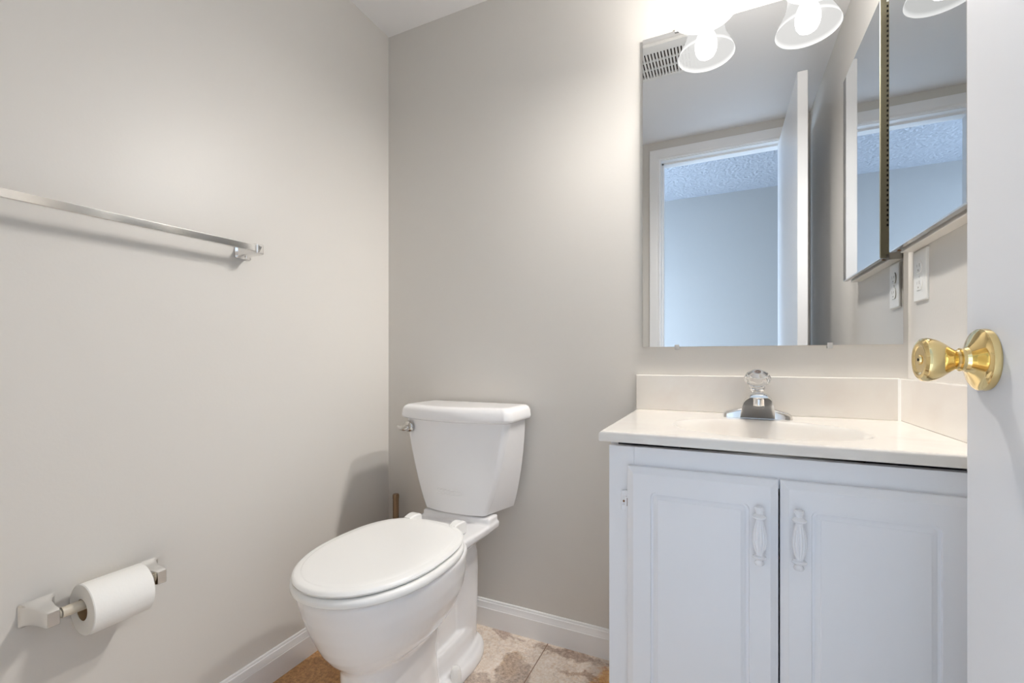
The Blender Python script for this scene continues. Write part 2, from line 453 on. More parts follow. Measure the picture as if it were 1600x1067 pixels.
# foot flange
fl = [(0.0, 0.106, 0.98, 1.30), (0.014, 0.107, 0.98, 1.30), (0.026, 0.104, 0.982, 1.297), (0.034, 0.097, 0.99, 1.288)]
loft(bm, [oval(TX, y0, y1, hx, z, 64, 2.4, 2.4) for z, hx, y0, y1 in fl])
# low ledge over the flange
fl = [(0.02, 0.070, 0.98, 1.282), (0.075, 0.068, 0.98, 1.28), (0.096, 0.060, 0.98, 1.275)]
loft(bm, [oval(TX, y0, y1, hx, z, 64, 2.8, 2.8) for z, hx, y0, y1 in fl])
# trapway column at the back
cs = [(0.02, 0.060, 1.150, 1.282), (0.10, 0.061, 1.152, 1.284), (0.18, 0.064, 1.150, 1.285), (0.26, 0.066, 1.14, 1.285), (0.31, 0.066, 1.125, 1.283), (0.345, 0.060, 1.11, 1.278), (0.37, 0.05, 1.09, 1.27), (0.40, 0.04, 1.09, 1.26)]
loft(bm, [oval(TX, y0, y1, hx, z, 64, 2.5, 2.8) for z, hx, y0, y1 in cs])
# web between bowl and trapway
cs = [(0.02, 0.042, 0.95, 1.2), (0.3, 0.042, 0.95, 1.2), (0.39, 0.055, 0.95, 1.2)]
loft(bm, [oval(TX, y0, y1, hx, z, 48, 4, 4) for z, hx, y0, y1 in cs])
# deck that carries the tank: flares outwards to the back
def deck(z, f, b, y0, y1):
    return [Vector((TX - f, y0, z)), Vector((TX + f, y0, z)), Vector((TX + f * 0.4 + b * 0.6, y0 + (y1 - y0) * 0.42, z)), Vector((TX + b, y1 - 0.05, z)), Vector((TX + b, y1, z)), Vector((TX - b, y1, z)), Vector((TX - b, y1 - 0.05, z)), Vector((TX - f * 0.4 - b * 0.6, y0 + (y1 - y0) * 0.42, z))]
loft(bm, [deck(0.345, 0.080, 0.065, 1.04, 1.255), deck(0.372, 0.105, 0.098, 1.03, 1.262), deck(0.394, 0.116, 0.130, 1.02, 1.27), deck(0.412, 0.116, 0.133, 1.02, 1.27), deck(0.415, 0.112, 0.129, 1.025, 1.268)])
box(bm, TX - 0.118, TX + 0.128, 1.205, 1.266, 0.40, 0.435, 0.004)
bowl = obj('bowl', bm, CERAMIC, toilet)
md = bowl.modifiers.new('blend', 'REMESH'); md.mode = 'VOXEL'; md.voxel_size = 0.004; md.use_smooth_shade = True
md = bowl.modifiers.new('smooth', 'SMOOTH'); md.factor = 0.5; md.iterations = 5

def tank_ring(z, bk, fr, y0, y1, bow, r, n=9, m=10):
    """back half-width, front half-width, front Y at the corners, back Y, forward bow"""
    pts = []
    def arc(cx, cy, a0, a1):
        for k in range(n + 1):
            a = a0 + (a1 - a0) * k / n
            pts.append((cx + r * math.cos(a), cy + r * math.sin(a)))
    # front edge from left to right with a bow
    for k in range(m + 1):
        t = -1 + 2 * k / m
        pts.append((t * (fr - r), y0 - bow * (1 - t * t)))
    arc(fr - r, y0 + r, -PI / 2 + 0.25, 0.0)
    rb = 0.012
    for k in range(4):
        a = PI / 2 * k / 3
        pts.append((bk - rb + rb * math.cos(a), y1 - rb + rb * math.sin(a)))
    for k in range(4):
        a = PI / 2 + PI / 2 * k / 3
        pts.append((-bk + rb + rb * math.cos(a), y1 - rb + rb * math.sin(a)))
    arc(-fr + r, y0 + r, PI, 1.5 * PI - 0.25)
    return [Vector((TX + x, y, z)) for x, y in pts]
TZ = 0.4415
bm = NB()
ts = []
for k in range(11):
    t = k / 10
    z = TZ + 0.297 * t
    bulge = math.sin(PI * min(t, 1)) * 0.006
    ts.append(tank_ring(z, 0.148 + 0.042 * t ** 0.8 + bulge, 0.113 + 0.081 * t ** 0.85 + bulge, 1.203 + 0.002 * (1 - t), 1.352, 0.014 + 0.016 * t, 0.020 + 0.008 * t))
ts.insert(0, tank_ring(TZ - 0.002, 0.1455, 0.1105, 1.208, 1.349, 0.013, 0.02))
loft(bm, ts)
tank = obj('tank', bm, CERAMIC, toilet, 50)
bm = NB()
loft(bm, [tank_ring(0.730, 0.196, 0.196, 1.196, 1.358, 0.033, 0.028), tank_ring(0.734, 0.203, 0.203, 1.190, 1.360, 0.033, 0.030), tank_ring(0.742, 0.2055, 0.2055, 1.188, 1.360, 0.033, 0.030), tank_ring(0.760, 0.203, 0.203, 1.190, 1.360, 0.033, 0.030),
          tank_ring(0.770, 0.198, 0.198, 1.194, 1.359, 0.033, 0.030), tank_ring(0.7755, 0.189, 0.189, 1.203, 1.357, 0.033, 0.03), tank_ring(0.7765, 0.175, 0.175, 1.217, 1.350, 0.031, 0.03)])
obj('tank_lid', bm, CERAMIC, toilet, 50)
# tank gasket
bm = NB(); box(bm, TX - 0.07, TX + 0.07, 1.222, 1.262, 0.4335, 0.4400, 0.001)
obj('tank_gasket', bm, CAULK, toilet)
# moulded ring on the tank front: small water line emboss
bm = NB()
for dz in (0.0, 0.012):
    tube(bm, [(TX - 0.045 + 0.09 * k / 10, 1.2065 - 0.030 * (1 - ((-0.045 + 0.09 * k / 10) / 0.14) ** 2) + 0.0012, 0.505 + dz) for k in range(11)], 0.0014, 8)
obj('embossed_mark', bm, CERAMIC, tank)
# seat
def seat_ring(z, d, y0=0.655, y1=1.092, hx=0.1755):
    return oval(TX, y0 + d, y1 - d, hx - d, z, 96, 2.08, 2.7)
bm = NB()
loft(bm, [seat_ring(0.4165, 0.010), seat_ring(0.4165, 0.003), seat_ring(0.419, 0.0005), seat_ring(0.426, 0.0), seat_ring(0.432, 0.002), seat_ring(0.4345, 0.008), seat_ring(0.4345, 0.02)])
obj('seat', bm, PLASTIC, toilet, 50)
bm = NB()
L0 = dict(y0=0.656, y1=1.100, hx=0.1685)
loft(bm, [seat_ring(0.4375, 0.014, **L0), seat_ring(0.4375, 0.006, **L0), seat_ring(0.439, 0.002, **L0), seat_ring(0.4435, 0.0, **L0), seat_ring(0.4485, 0.0025, **L0), seat_ring(0.4508, 0.008, **L0), seat_ring(0.4514, 0.017, **L0), seat_ring(0.4522, 0.020, **L0), seat_ring(0.4535, 0.023, **L0), seat_ring(0.4538, 0.034, **L0), seat_ring(0.4540, 0.06, **L0), seat_ring(0.4541, 0.11, **L0)])
lid = obj('lid', bm, PLASTIC, toilet, 50)
# lid bumpers that hold the lid off the seat
for sx, sy in ((-0.10, 0.74), (0.10, 0.74), (-0.12, 1.02), (0.12, 1.02)):
    bm = NB()
    lathe(bm, [(0, 0), (0.008, 0), (0.008, 0.004), (0, 0.004)], (TX + sx, sy, 0.434), 'Z', 16)
    obj('lid_bumper', bm, PLASTIC, lid)
for s in (-1, 1):
    bm = NB()
    hx = TX + s * 0.079
    rings = []
    for y, z0, z1, w in ((1.075, 0.445, 0.4535, 0.012), (1.090, 0.440, 0.4560, 0.014), (1.105, 0.420, 0.4565, 0.016), (1.118, 0.416, 0.4550, 0.016), (1.127, 0.416, 0.450, 0.015), (1.131, 0.417, 0.438, 0.013)):
        rings.append([Vector((hx + a, y, b)) for a, b in rrect(-w, w, z0, z1, 0.004, 4)])
    loft(bm, rings)
    obj('hinge', bm, PLASTIC, toilet)
    bm = NB()
    lathe(bm, [(0, 0), (0.0155, 0), (0.0155, 0.006), (0.0145, 0.020), (0.012, 0.031), (0.009, 0.0345), (0.005, 0.036), (0, 0.036)], (TX + s * 0.0945, 1.070, 0.027), 'Z', 28)
    obj('bolt_cap', bm, PLASTIC, toilet)
# flush lever
bm = NB()
lx, lz = -0.934, 0.704
lathe(bm, [(0, 0), (0.0180, 0), (0.0185, 0.003), (0.0170, 0.008), (0.012, 0.012), (0, 0.0135)], (lx, 1.198, lz), '-Y', 32)
rings = []
for x, y, z, a, b in ((0.008, 1.186, -0.001, 0.006, 0.006), (0.0, 1.180, -0.003, 0.0085, 0.006), (-0.010, 1.176, -0.006, 0.0075, 0.005), (-0.020, 1.173, -0.005, 0.0065, 0.004), (-0.027, 1.173, -0.002, 0.006, 0.0035), (-0.031, 1.174, 0.000, 0.004, 0.0025)):
    rings.append([Vector((lx + x, y + b * math.cos(t), lz + z + a * math.sin(t))) for t in [2 * PI * k / 14 for k in range(14)]])
loft(bm, rings)
fl_ = obj('flush_lever', bm, LEVERM, toilet, 50); fl_['label'] = 'small chrome flush lever'

# capped pipe in the corner behind the toilet
bm = NB()
lathe(bm, [(0, 0), (0.011, 0), (0.011, 0.404), (0.0118, 0.405), (0.0118, 0.417), (0.010, 0.421), (0, 0.4215)], (-1.106, 1.335, 0.0), 'Z', 28)
tag(obj('capped_pipe', bm, BRONZE), 'thin brown capped pipe standing in the corner behind the toilet', 'pipe')

# ------------------------------------------------------------------ towel bar on the left wall
tb = thing('towel_bar', 'long flat chrome towel bar fixed to the left wall', 'towel bar', (XL, 0.49, 1.21))
def bar_z(y): return 1.2115 + (y - 0.552) * 0.0205
bm = NB()
ya, yb = 0.178, 0.786
rings = [[Vector((-1.1125 + x, y, bar_z(y) + z)) for x, z in rrect(-0.0045, 0.0045, -0.0082, 0.0082, 0.0012, 3)] for y in (ya, yb)]
loft(bm, rings)
obj('bar', bm, CHROME, tb, 30)
for yc in (0.792, 0.172):
    zc = bar_z(yc) - 0.002
    bm = NB(); rings = []
    for x, hy, hz in ((XL, 0.0225, 0.0205), (XL + 0.004, 0.022, 0.020), (XL + 0.007, 0.0165, 0.017), (XL + 0.018, 0.0125, 0.0145), (XL + 0.045, 0.0110, 0.0140), (XL + 0.058, 0.0112, 0.0145), (XL + 0.066, 0.0108, 0.0142), (XL + 0.0720, 0.0095, 0.0130), (XL + 0.0745, 0.006, 0.010)):
        rings.append([Vector((x, yc + a, zc + b)) for a, b in rrect(-hy, hy, -hz, hz, min(hy, hz) * 0.25, 4)])
    loft(bm, rings)
    br = obj('bracket', bm, CHROME, tb, 40)
    bm = NB()
    lathe(bm, [(0, 0), (0.0028, 0), (0.0028, 0.006), (0.0022, 0.008), (0, 0.0085)], (XL + 0.016, yc, zc - 0.011), '-Z', 14)
    obj('set_screw', bm, CHROME, br)

# ------------------------------------------------------------------ toilet paper holder and roll
RZ, RX = 0.4475, -1.1265
ph = thing('toilet_paper_holder', 'worn chrome toilet paper holder with cream roller low on the left wall', 'toilet paper holder', (XL, 0.475, RZ))
for yc in (0.392, 0.566):
    bm = NB(); rings = []
    for x, hy, hz in ((XL, 0.0255, 0.0225), (XL + 0.003, 0.0250, 0.0220), (XL + 0.008, 0.0195, 0.0195), (XL + 0.020, 0.0150, 0.0175), (XL + 0.040, 0.0118, 0.0160), (XL + 0.060, 0.0105, 0.0152), (XL + 0.0665, 0.0098, 0.0145), (XL + 0.069, 0.008, 0.0125)):
        rings.append([Vector((x, yc + a, RZ + 0.002 + b)) for a, b in rrect(-hy, hy, -hz, hz, min(hy, hz) * 0.22, 4)])
    loft(bm, rings)
    obj('post', bm, NICKEL, ph, 40)
bm = NB()
lathe(bm, [(0, 0), (0.0065, 0), (0.0065, 0.010), (0.0098, 0.011), (0.0098, 0.150), (0.0065, 0.151), (0.0065, 0.162), (0, 0.162)], (RX, 0.398, RZ), 'Y', 32)
ro = obj('roller', bm, CREAM, ph); ro['label'] = 'cream plastic spring roller'
# the roll hangs on the roller: its core rests on top of it
PR = thing('toilet_paper_roll', 'white toilet paper roll hanging on the wall holder', 'toilet paper', (RX, 0.49, RZ))
rc = Vector((RX + 0.002, 0.0, RZ - 0.0088))
y0, y1 = 0.438, 0.538
bm = NB()
n = 72
def rr(r, y, wob=0.0):
    return [Vector((rc.x + (r + wob * math.sin(3 * a + 1)) * math.cos(a), y, rc.z + (r + wob * math.sin(2 * a)) * math.sin(a))) for a in [2 * PI * k / n for k in range(n)]]
loft(bm, [rr(0.0205, y1), rr(0.0475, y1, .0006), rr(0.0488, y1 - 0.0015, .0006), rr(0.0490, y1 - 0.05, .0006), rr(0.0488, y0 + 0.0015, .0006), rr(0.0475, y0, .0006), rr(0.0205, y0)], False, False)
# loose outer sheet edge
a0 = -1.05
sheet = []
for k in range(14):
    a = a0 + k * 0.06
    sheet.append((rc.x + 0.0497 * math.cos(a), rc.z + 0.0497 * math.sin(a)))
rings = [[Vector((x, y, z)) for x, z in sheet] for y in (y0 + 0.001, y1 - 0.001)]
loft(bm, rings, False, False, closed=False)
obj('paper', bm, PAPER, PR, 40)
bm = NB()
loft(bm, [rr(0.0200, y0 + 0.0005), rr(0.0207, y0 + 0.0005), rr(0.0207, y1 - 0.0005), rr(0.0200, y1 - 0.0005), rr(0.0200, y0 + 0.0005)], False, False)
co = obj('core', bm, CARD, PR, 40); co['label'] = 'brown cardboard core'

# ------------------------------------------------------------------ vanity cabinet
VX0, VX1, VY, VZ, VT = -0.212, 0.4080, 0.930, 0.7455, 0.7546
van = thing('vanity_cabinet', 'white painted two-door vanity cabinet under the cream sink top', 'cabinet', (0.1, 1.14, 0))
bm = NB()
box(bm, VX0, VX0 + 0.016, VY + 0.018, D - 0.003, 0, VT)                   # left side panel
box(bm, VX1 - 0.016, VX1, VY + 0.018, D - 0.003, 0, VT)                   # right side panel
box(bm, VX0 + 0.016, VX1 - 0.016, D - 0.010, D - 0.003, 0.09, VT)         # back
box(bm, VX0 + 0.016, VX1 - 0.016, VY + 0.018, D - 0.010, 0.09, 0.105)     # bottom
# face frame, left stile reaches the floor
box(bm, VX0, VX0 + 0.052, VY, VY + 0.018, 0, VZ, 0.001, 1)
box(bm, VX1 - 0.052, VX1, VY, VY + 0.018, 0, VZ, 0.001, 1)
box(bm, VX0 + 0.052, VX1 - 0.052, VY, VY + 0.018, VZ - 0.055, VZ)
box(bm, VX0 + 0.052, VX1 - 0.052, VY, VY + 0.018, 0.09, 0.135)
box(bm, VX0 + 0.052, VX1 - 0.052, VY + 0.05, VY + 0.066, 0.0, 0.09)       # toe kick
obj('cabinet_body', bm, CABM, van, 30)

def routed_door(x0, x1, z0, z1, yb, th):
    """overlay door: bevelled edge, routed rounded-corner panel groove"""
    bm = NB(); yf = yb - th
    def rect(i, y, r=0.001, n=5): return [Vector((x, y, z)) for x, z in rrect(x0 + i, x1 - i, z0 + i, z1 - i, r, n)]
    rings = [rect(0.0, yb, 0.002), rect(0.0, yf + 0.008, 0.002), rect(0.002, yf + 0.0058, 0.002), rect(0.012, yf + 0.0004, 0.002), rect(0.0128, yf, 0.002)]
    for i, dy, r in ((0.0460, 0.0, 0.011), (0.0472, 0.0045, 0.011), (0.0512, 0.0045, 0.008), (0.0545, 0.0022, 0.006), (0.0590, 0.0008, 0.004), (0.0600, 0.0, 0.003)):
        rings.append(rect(i, yf + dy, r))
    loft(bm, rings)
    return bm
def pull(cx, zc, yf, parent):
    bm = NB(); hh = 0.0515
    prof = [(0, -hh), (0.0060, -hh), (0.0080, -hh + 0.003), (0.0072, -hh + 0.007), (0.0050, -hh + 0.0105), (0.0078, -hh + 0.0125), (0.0116, -hh + 0.0155), (0.0108, -hh + 0.0185), (0.0056, -hh + 0.0205),
            (0.0054, -hh + 0.024), (0.0084, -0.019), (0.0106, -0.009), (0.0110, -0.002), (0.0100, 0.008), (0.0080, 0.020), (0.0060, 0.0295), (0.0058, 0.0320), (0.0098, 0.0335), (0.0114, 0.0360), (0.0092, 0.0390), (0.0054, 0.0410),
            (0.0060, 0.045), (0.0080, 0.0485), (0.0070, hh), (0, hh)]
    n = 84; rings = []
    for r, h in prof:
        lift = 0.017 if abs(h) < 0.03 else 0.017 - 0.008 * min(1, (abs(h) - 0.03) / 0.02)
        rr_ = max(r, 1e-4)
        ring = []
        for k in range(n):
            a = 2 * PI * k / n
            fl = 1 + (0.07 * math.cos(14 * a) if abs(h) < 0.028 else 0)
            ring.append(Vector((cx + rr_ * fl * math.cos(a), yf - lift + rr_ * fl * 0.8 * math.sin(a), zc + h)))
        rings.append(ring)
    loft(bm, rings)
    for s in (-1, 1):
        lathe(bm, [(0, -0.0005), (0.0055, -0.0005), (0.005, 0.008), (0, 0.008)], (cx, yf, zc + s * 0.0445), '-Y', 14)
    return obj('handle', bm, CABM, parent, 45)
def cab_hinge(x, zc, parent):
    bm = NB()
    box(bm, x - 0.0140, x - 0.001, VY - 0.0045, VY - 0.0001, zc - 0.020, zc + 0.020, 0.0010, 1)
    box(bm, x - 0.0125, x - 0.003, VY - 0.0075, VY - 0.0040, zc + 0.0085, zc + 0.0205, 0.0015, 2)
    box(bm, x - 0.0125, x - 0.003, VY - 0.0075, VY - 0.0040, zc - 0.0205, zc - 0.0085, 0.0015, 2)
    for k, (a, b) in enumerate(((-0.021, -0.0095), (-0.0085, 0.0085), (0.0095, 0.021))):
        lathe(bm, [(0, 0), (0.0036, 0), (0.0038, 0.001), (0.0038, b - a - 0.001), (0.0036, b - a), (0, b - a)], (x - 0.0025, VY - 0.0052, zc + a), 'Z', 12)
    hg = obj('hinge', bm, CABM, parent, 40)
    bm = NB()
    lathe(bm, [(0, 0), (0.0022, 0), (0.0022, 0.0008), (0, 0.0012)], (x - 0.0085, VY - 0.0045, zc - 0.002), '-Y', 10)
    box(bm, x - 0.0015, x + 0.0005, VY - 0.0088, VY - 0.0075, zc - 0.010, zc + 0.006)
    obj('rusty_screw', bm, RUST, hg)
DZ0, DZ1 = 0.105, 0.7085
d1 = obj('door', routed_door(-0.172, 0.0936, DZ0, DZ1, VY - 0.0005, 0.018), CABM, van, 20)
d2 = obj('door', routed_door(0.0966, 0.3622, DZ0, DZ1, VY - 0.0005, 0.018), CABM, van, 20)
pull(0.0625, 0.6095, VY - 0.0185, d1); pull(0.1225, 0.6120, VY - 0.0185, d2)
for zc in (0.6355, 0.178):
    cab_hinge(-0.172, zc, d1)

# ------------------------------------------------------------------ cultured marble top with the basin
top = thing('sink_top', 'cream marble sink top with oval basin on the white vanity', 'sink', (0.09, 1.14, VZ))
CX0, CX1, CY0, CY1, CZ = -0.229, XR - 0.001, 0.910, D - 0.001, 0.7765
BX, BY, BHX, BHY = 0.086, 1.090, 0.180, 0.138
def rect_pt(a, x0, x1, y0, y1):
    c, s = math.cos(a), math.sin(a); t = 1e9
    if c > 1e-9: t = min(t, (x1 - BX) / c)
    if c < -1e-9: t = min(t, (x0 - BX) / c)
    if s > 1e-9: t = min(t, (y1 - BY) / s)
    if s < -1e-9: t = min(t, (y0 - BY) / s)
    return BX + c * t, BY + s * t
angs = [2 * PI * k / 120 for k in range(120)] + [math.atan2(y - BY, x - BX) % (2 * PI) for x in (CX0, CX1) for y in (CY0, CY1)]
angs = sorted(set(round(a, 6) for a in angs))
def ell(s, z): return [Vector((BX + BHX * s * math.cos(a), BY + BHY * s * math.sin(a), z)) for a in angs]
def rct(i, z): return [Vector((*rect_pt(a, CX0 + i, CX1 - i, CY0 + i, CY1 - i), z)) for a in angs]
bm = NB()
rings = [ell(0.12, CZ - 0.118), ell(0.30, CZ - 0.114), ell(0.50, CZ - 0.100), ell(0.68, CZ - 0.078), ell(0.84, CZ - 0.052), ell(0.92, CZ - 0.027), ell(0.96, CZ - 0.0125), ell(0.985, CZ - 0.0060), ell(1.01, CZ - 0.0022), ell(1.035, CZ - 0.0005),
         ell(1.05, CZ), rct(0.006, CZ), rct(0.0025, CZ - 0.0012), rct(0.0006, CZ - 0.0035), rct(0.0, CZ - 0.007), rct(0.0, CZ - 0.018), rct(0.001, CZ - 0.021), rct(0.004, CZ - 0.0215),
         ell(1.09, CZ - 0.0215), ell(1.03, CZ - 0.03), ell(0.90, CZ - 0.065), ell(0.70, CZ - 0.10), ell(0.45, CZ - 0.125), ell(0.12, CZ - 0.135)]
loft(bm, rings)
obj('basin_top', bm, MARBLE, top, 50)
bm = NB(); lathe(bm, [(0, 0), (0.021, 0), (0.0215, 0.002), (0.016, 0.0035), (0.014, 0.001), (0, 0.001)], (BX, BY, CZ - 0.1175), 'Z', 32)
dr = obj('drain', bm, STOPM, top); dr['label'] = 'chrome basin drain'
bm = NB(); box(bm, CX0, XR - 0.0207, D - 0.0205, D - 0.0005, CZ - 0.0005, 0.8787, 0.003, 3)
obj('backsplash', bm, MARBLE, top, 40)
bm = NB(); box(bm, XR - 0.0205, XR - 0.0005, CY0 + 0.012, D - 0.0005, CZ - 0.0005, 0.8777, 0.003, 3)
obj('side_splash', bm, MARBLE, top, 40)
bm = NB()
def bead(p, q, a, b):
    loft(bm, [[Vector(e), Vector(e) + Vector(a), Vector(e) + Vector(a) * 0.4 + Vector(b) * 0.4, Vector(e) + Vector(b)] for e in (p, q)])
bead((XR - 0.0204, D - 0.0204, CZ), (XR - 0.0204, D - 0.0204, 0.8765), (-0.005, 0, 0), (0, -0.005, 0))
obj('caulk_bead', bm, PLASTIC, top, 40)

# ------------------------------------------------------------------ faucet
FX, FY = 0.0830, 1.282
fa = thing('faucet', 'chrome single-handle faucet with clear knob on the cream sink top', 'faucet', (FX, FY, CZ))
bm = NB(); rings = []
for x, hy, h in ((-0.0765, 0.014, 0.004), (-0.0755, 0.018, 0.010), (-0.069, 0.0215, 0.0150), (-0.045, 0.0225, 0.0215), (-0.030, 0.0225, 0.025), (0.030, 0.0225, 0.025), (0.045, 0.0225, 0.0215), (0.069, 0.0215, 0.0150), (0.0755, 0.018, 0.010), (0.0765, 0.014, 0.004)):
    r = min(0.008, h * 0.45)
    ring = [(-hy - 0.001, 0), (hy + 0.001, 0)]
    for k in range(5):
        a = PI / 2 * k / 4; ring.append((hy - r + r * math.cos(a), h - r + r * math.sin(a)))
    for k in range(5):
        a = PI / 2 + PI / 2 * k / 4; ring.append((-hy + r + r * math.cos(a), h - r + r * math.sin(a)))
    rings.append([Vector((FX + x, FY + a, CZ + 0.0002 + b)) for a, b in ring])
loft(bm, rings)
obj('base_plate', bm, CHROME, fa, 35)
bm = NB(); rings = []
def arch(y, hwb, hwt, zb, zt):
    pts = [(-hwb, zb), (hwb, zb)]
    n = 12
    for k in range(1, n):
        a = PI * k / n
        c, s = math.cos(a), math.sin(a)
        w = hwb + (hwt - hwb) * min(1.0, s * 0.98)
        pts.append((math.copysign(abs(c) ** 0.55, c) * w, zb + (zt - zb) * abs(s) ** 0.62))
    return [Vector((FX + x, y, z)) for x, z in pts]
for y, hb, ht, zb, zt in ((1.312, 0.026, 0.018, CZ + 0.002, 0.822), (1.306, 0.034, 0.021, CZ + 0.001, 0.836), (1.285, 0.038, 0.023, CZ + 0.001, 0.845), (1.258, 0.0385, 0.0235, CZ + 0.001, 0.8465), (1.253, 0.0383, 0.0235, CZ + 0.003, 0.8465), (1.246, 0.0370, 0.023, 0.793, 0.8465), (1.236, 0.0345, 0.0225, 0.808, 0.846),
                        (1.224, 0.0310, 0.0215, 0.819, 0.8455), (1.212, 0.0265, 0.020, 0.826, 0.844), (1.203, 0.0225, 0.018, 0.830, 0.8420), (1.199, 0.019, 0.016, 0.833, 0.8390)):
    rings.append(arch(y, hb, ht, zb, zt))
loft(bm, rings)
sp = obj('spout', bm, CHROME, fa, 35)
bm = NB()
lathe(bm, [(0, 0), (0.0118, 0), (0.0120, 0.002), (0.0120, 0.016), (0, 0.016)], (FX, 1.2155, 0.8125), 'Z', 32)
obj('aerator', bm, CHROME, fa)
bm = NB()
lathe(bm, [(0, 0), (0.017, 0), (0.0175, 0.002), (0.016, 0.0045), (0.0, 0.0045)], (FX, 1.268, 0.8450), 'Z', 32)
obj('collar', bm, CHROME, fa)
# clear fluted knob, leaning forwards
TILT = Matrix.Translation((FX, 1.268, 0.8495)) @ Matrix.Rotation(math.radians(27), 4, 'X') @ Matrix.Translation((-FX, -1.268, -0.8495))
bm = NB(); rings = []; n = 48
for r, z in ((0.002, 0.8496), (0.0165, 0.8496), (0.0168, 0.852), (0.0165, 0.860), (0.0180, 0.865), (0.0245, 0.8705), (0.0288, 0.8765), (0.0292, 0.882), (0.0272, 0.8880), (0.0240, 0.8910), (0.0222, 0.8920), (0.002, 0.8921)):
    rings.append([Vector((FX + r * (1 + 0.022 * math.cos(12 * 2 * PI * k / n)) * math.cos(2 * PI * k / n), 1.268 + r * (1 + 0.022 * math.cos(12 * 2 * PI * k / n)) * math.sin(2 * PI * k / n), z)) for k in range(n)])
loft(bm, rings)
bm.transform(TILT)
kn = obj('knob', bm, CLEAR, fa, 40); kn['label'] = 'clear acrylic faucet knob'
bm = NB()
lathe(bm, [(0, 0), (0.0215, 0), (0.0218, 0.001), (0.0140, 0.0060), (0.0128, 0.0068), (0.0, 0.0068)], (FX, 1.268, 0.8925), 'Z', 40)
bm.transform(TILT)
kc = obj('knob_cap', bm, CHROME, kn, 30)
bm = NB()
lathe(bm, [(0.0040, 0.0), (0.0072, 0.0), (0.0072, 0.0005), (0.0040, 0.0005), (0.0040, 0.0)], (FX, 1.268, 0.8994), 'Z', 32, False)
for k in range(6):
    a = 2 * PI * k / 6
    tube(bm, [(FX + 0.0014 * math.cos(a), 1.268 + 0.0014 * math.sin(a), 0.8996), (FX + 0.0041 * math.cos(a), 1.268 + 0.0041 * math.sin(a), 0.8996)], 0.0004, 6)
bm.transform(TILT)
obj('index_ring', bm, INK, kn)

# ------------------------------------------------------------------ wall mirror
MX0, MX1, MZ0, MZ1 = -0.2115, 0.4019, 0.9606, 1.8767
mr = thing('wall_mirror', 'large frameless wall mirror above the sink, held by clear clips', 'mirror', (0.095, D, MZ0))
bm = NB()
vs = [[bm.verts.new((x, y, z)) for x, z in ((MX0, MZ0), (MX1, MZ0), (MX1, MZ1), (MX0, MZ1))] for y in (D - 0.0005, D - 0.006)]
f = bm.faces.new(vs[1]); f.material_index = 0
f = bm.faces.new(list(reversed(vs[0]))); f.material_index = 1
for i in range(4):
    j = (i + 1) % 4
    q = bm.faces.new((vs[0][i], vs[0][j], vs[1][j], vs[1][i])); q.material_index = 1
obj('mirror_pane', bm, [MGLASS, MEDGE], mr, 0)
for x, z, s in ((-0.115, MZ0, 1), (0.254, MZ0, 1), (-0.115, MZ1, -1), (0.254, MZ1, -1)):
    bm = NB()
    box(bm, x - 0.006, x + 0.006, D - 0.0095, D - 0.0065, z - 0.008 if s > 0 else z - 0.006, z + 0.006 if s > 0 else z + 0.008, 0.001, 2)
    zz = z - 0.005 if s > 0 else z + 0.005
    box(bm, x - 0.006, x + 0.006, D - 0.0068, D - 0.0002, min(zz - 0.0035, zz + 0.0035), max(zz - 0.0035, zz + 0.0035), 0.0005, 1)
    obj('mirror_clip', bm, CLIPM, mr)

# ------------------------------------------------------------------ medicine cabinet
KX, KY0, KY1, KZ0, KZ1 = 0.3650, 0.966, 1.3385, 1.178, 1.832
mc = thing('medicine_cabinet', 'mirrored medicine cabinet on the right wall beside the large mirror', 'medicine cabinet', (XR, 1.15, KZ0))
bm = NB()
box(bm, KX + 0.020, XR - 0.0003, KY0 + 0.004, KY1 - 0.006, KZ0 - 0.004, KZ1 - 0.004, 0.001, 1)
obj('case', bm, CASEM, mc, 30)
bm = NB()
vs = [[bm.verts.new((x, y, z)) for y, z in ((KY0 + i, KZ0 + i), (KY1 - i, KZ0 + i), (KY1 - i, KZ1 - i), (KY0 + i, KZ1 - i))] for x, i in ((KX + 0.013, 0.0), (KX + 0.0015, 0.0), (KX, 0.0025))]
bm.faces.new(vs[0]).material_index = 1
bm.faces.new(vs[2]).material_index = 0
for a, b in zip(vs, vs[1:]):
    for i in range(4):
        j = (i + 1) % 4
        q = bm.faces.new((a[i], a[j], b[j], b[i])); q.material_index = 1
for q in bm.faces:
    c = q.calc_center_median()
    if abs(c.y - KY1) < 0.002 and q.material_index == 1: q.material_index = 2
md_ = obj('mirror_door', bm, [MGLASS, STEEL, GOLD], mc, 0)
bm = NB()
box(bm, KX + 0.013, KX + 0.020, KY1 - 0.010, KY1 - 0.004, KZ0 + 0.01, KZ1 - 0.01)
hg = obj('piano_hinge', bm, GOLD, mc)
bm = NB()
z = KZ0 + 0.08
while z < KZ1 - 0.02:
    box(bm, KX + 0.0145, KX + 0.0185, KY1 - 0.0045, KY1 - 0.0036, z, z + 0.006)
    z += 0.0125
obj('hinge_slot', bm, DARK, hg)
bm = NB()
lathe(bm, [(0, 0), (0.004, 0), (0.004, 0.0015), (0, 0.002)], (KX + 0.0135, KY1 - 0.022, KZ0), '-Z', 14)
obj('hinge_pin', bm, RUST, mc)

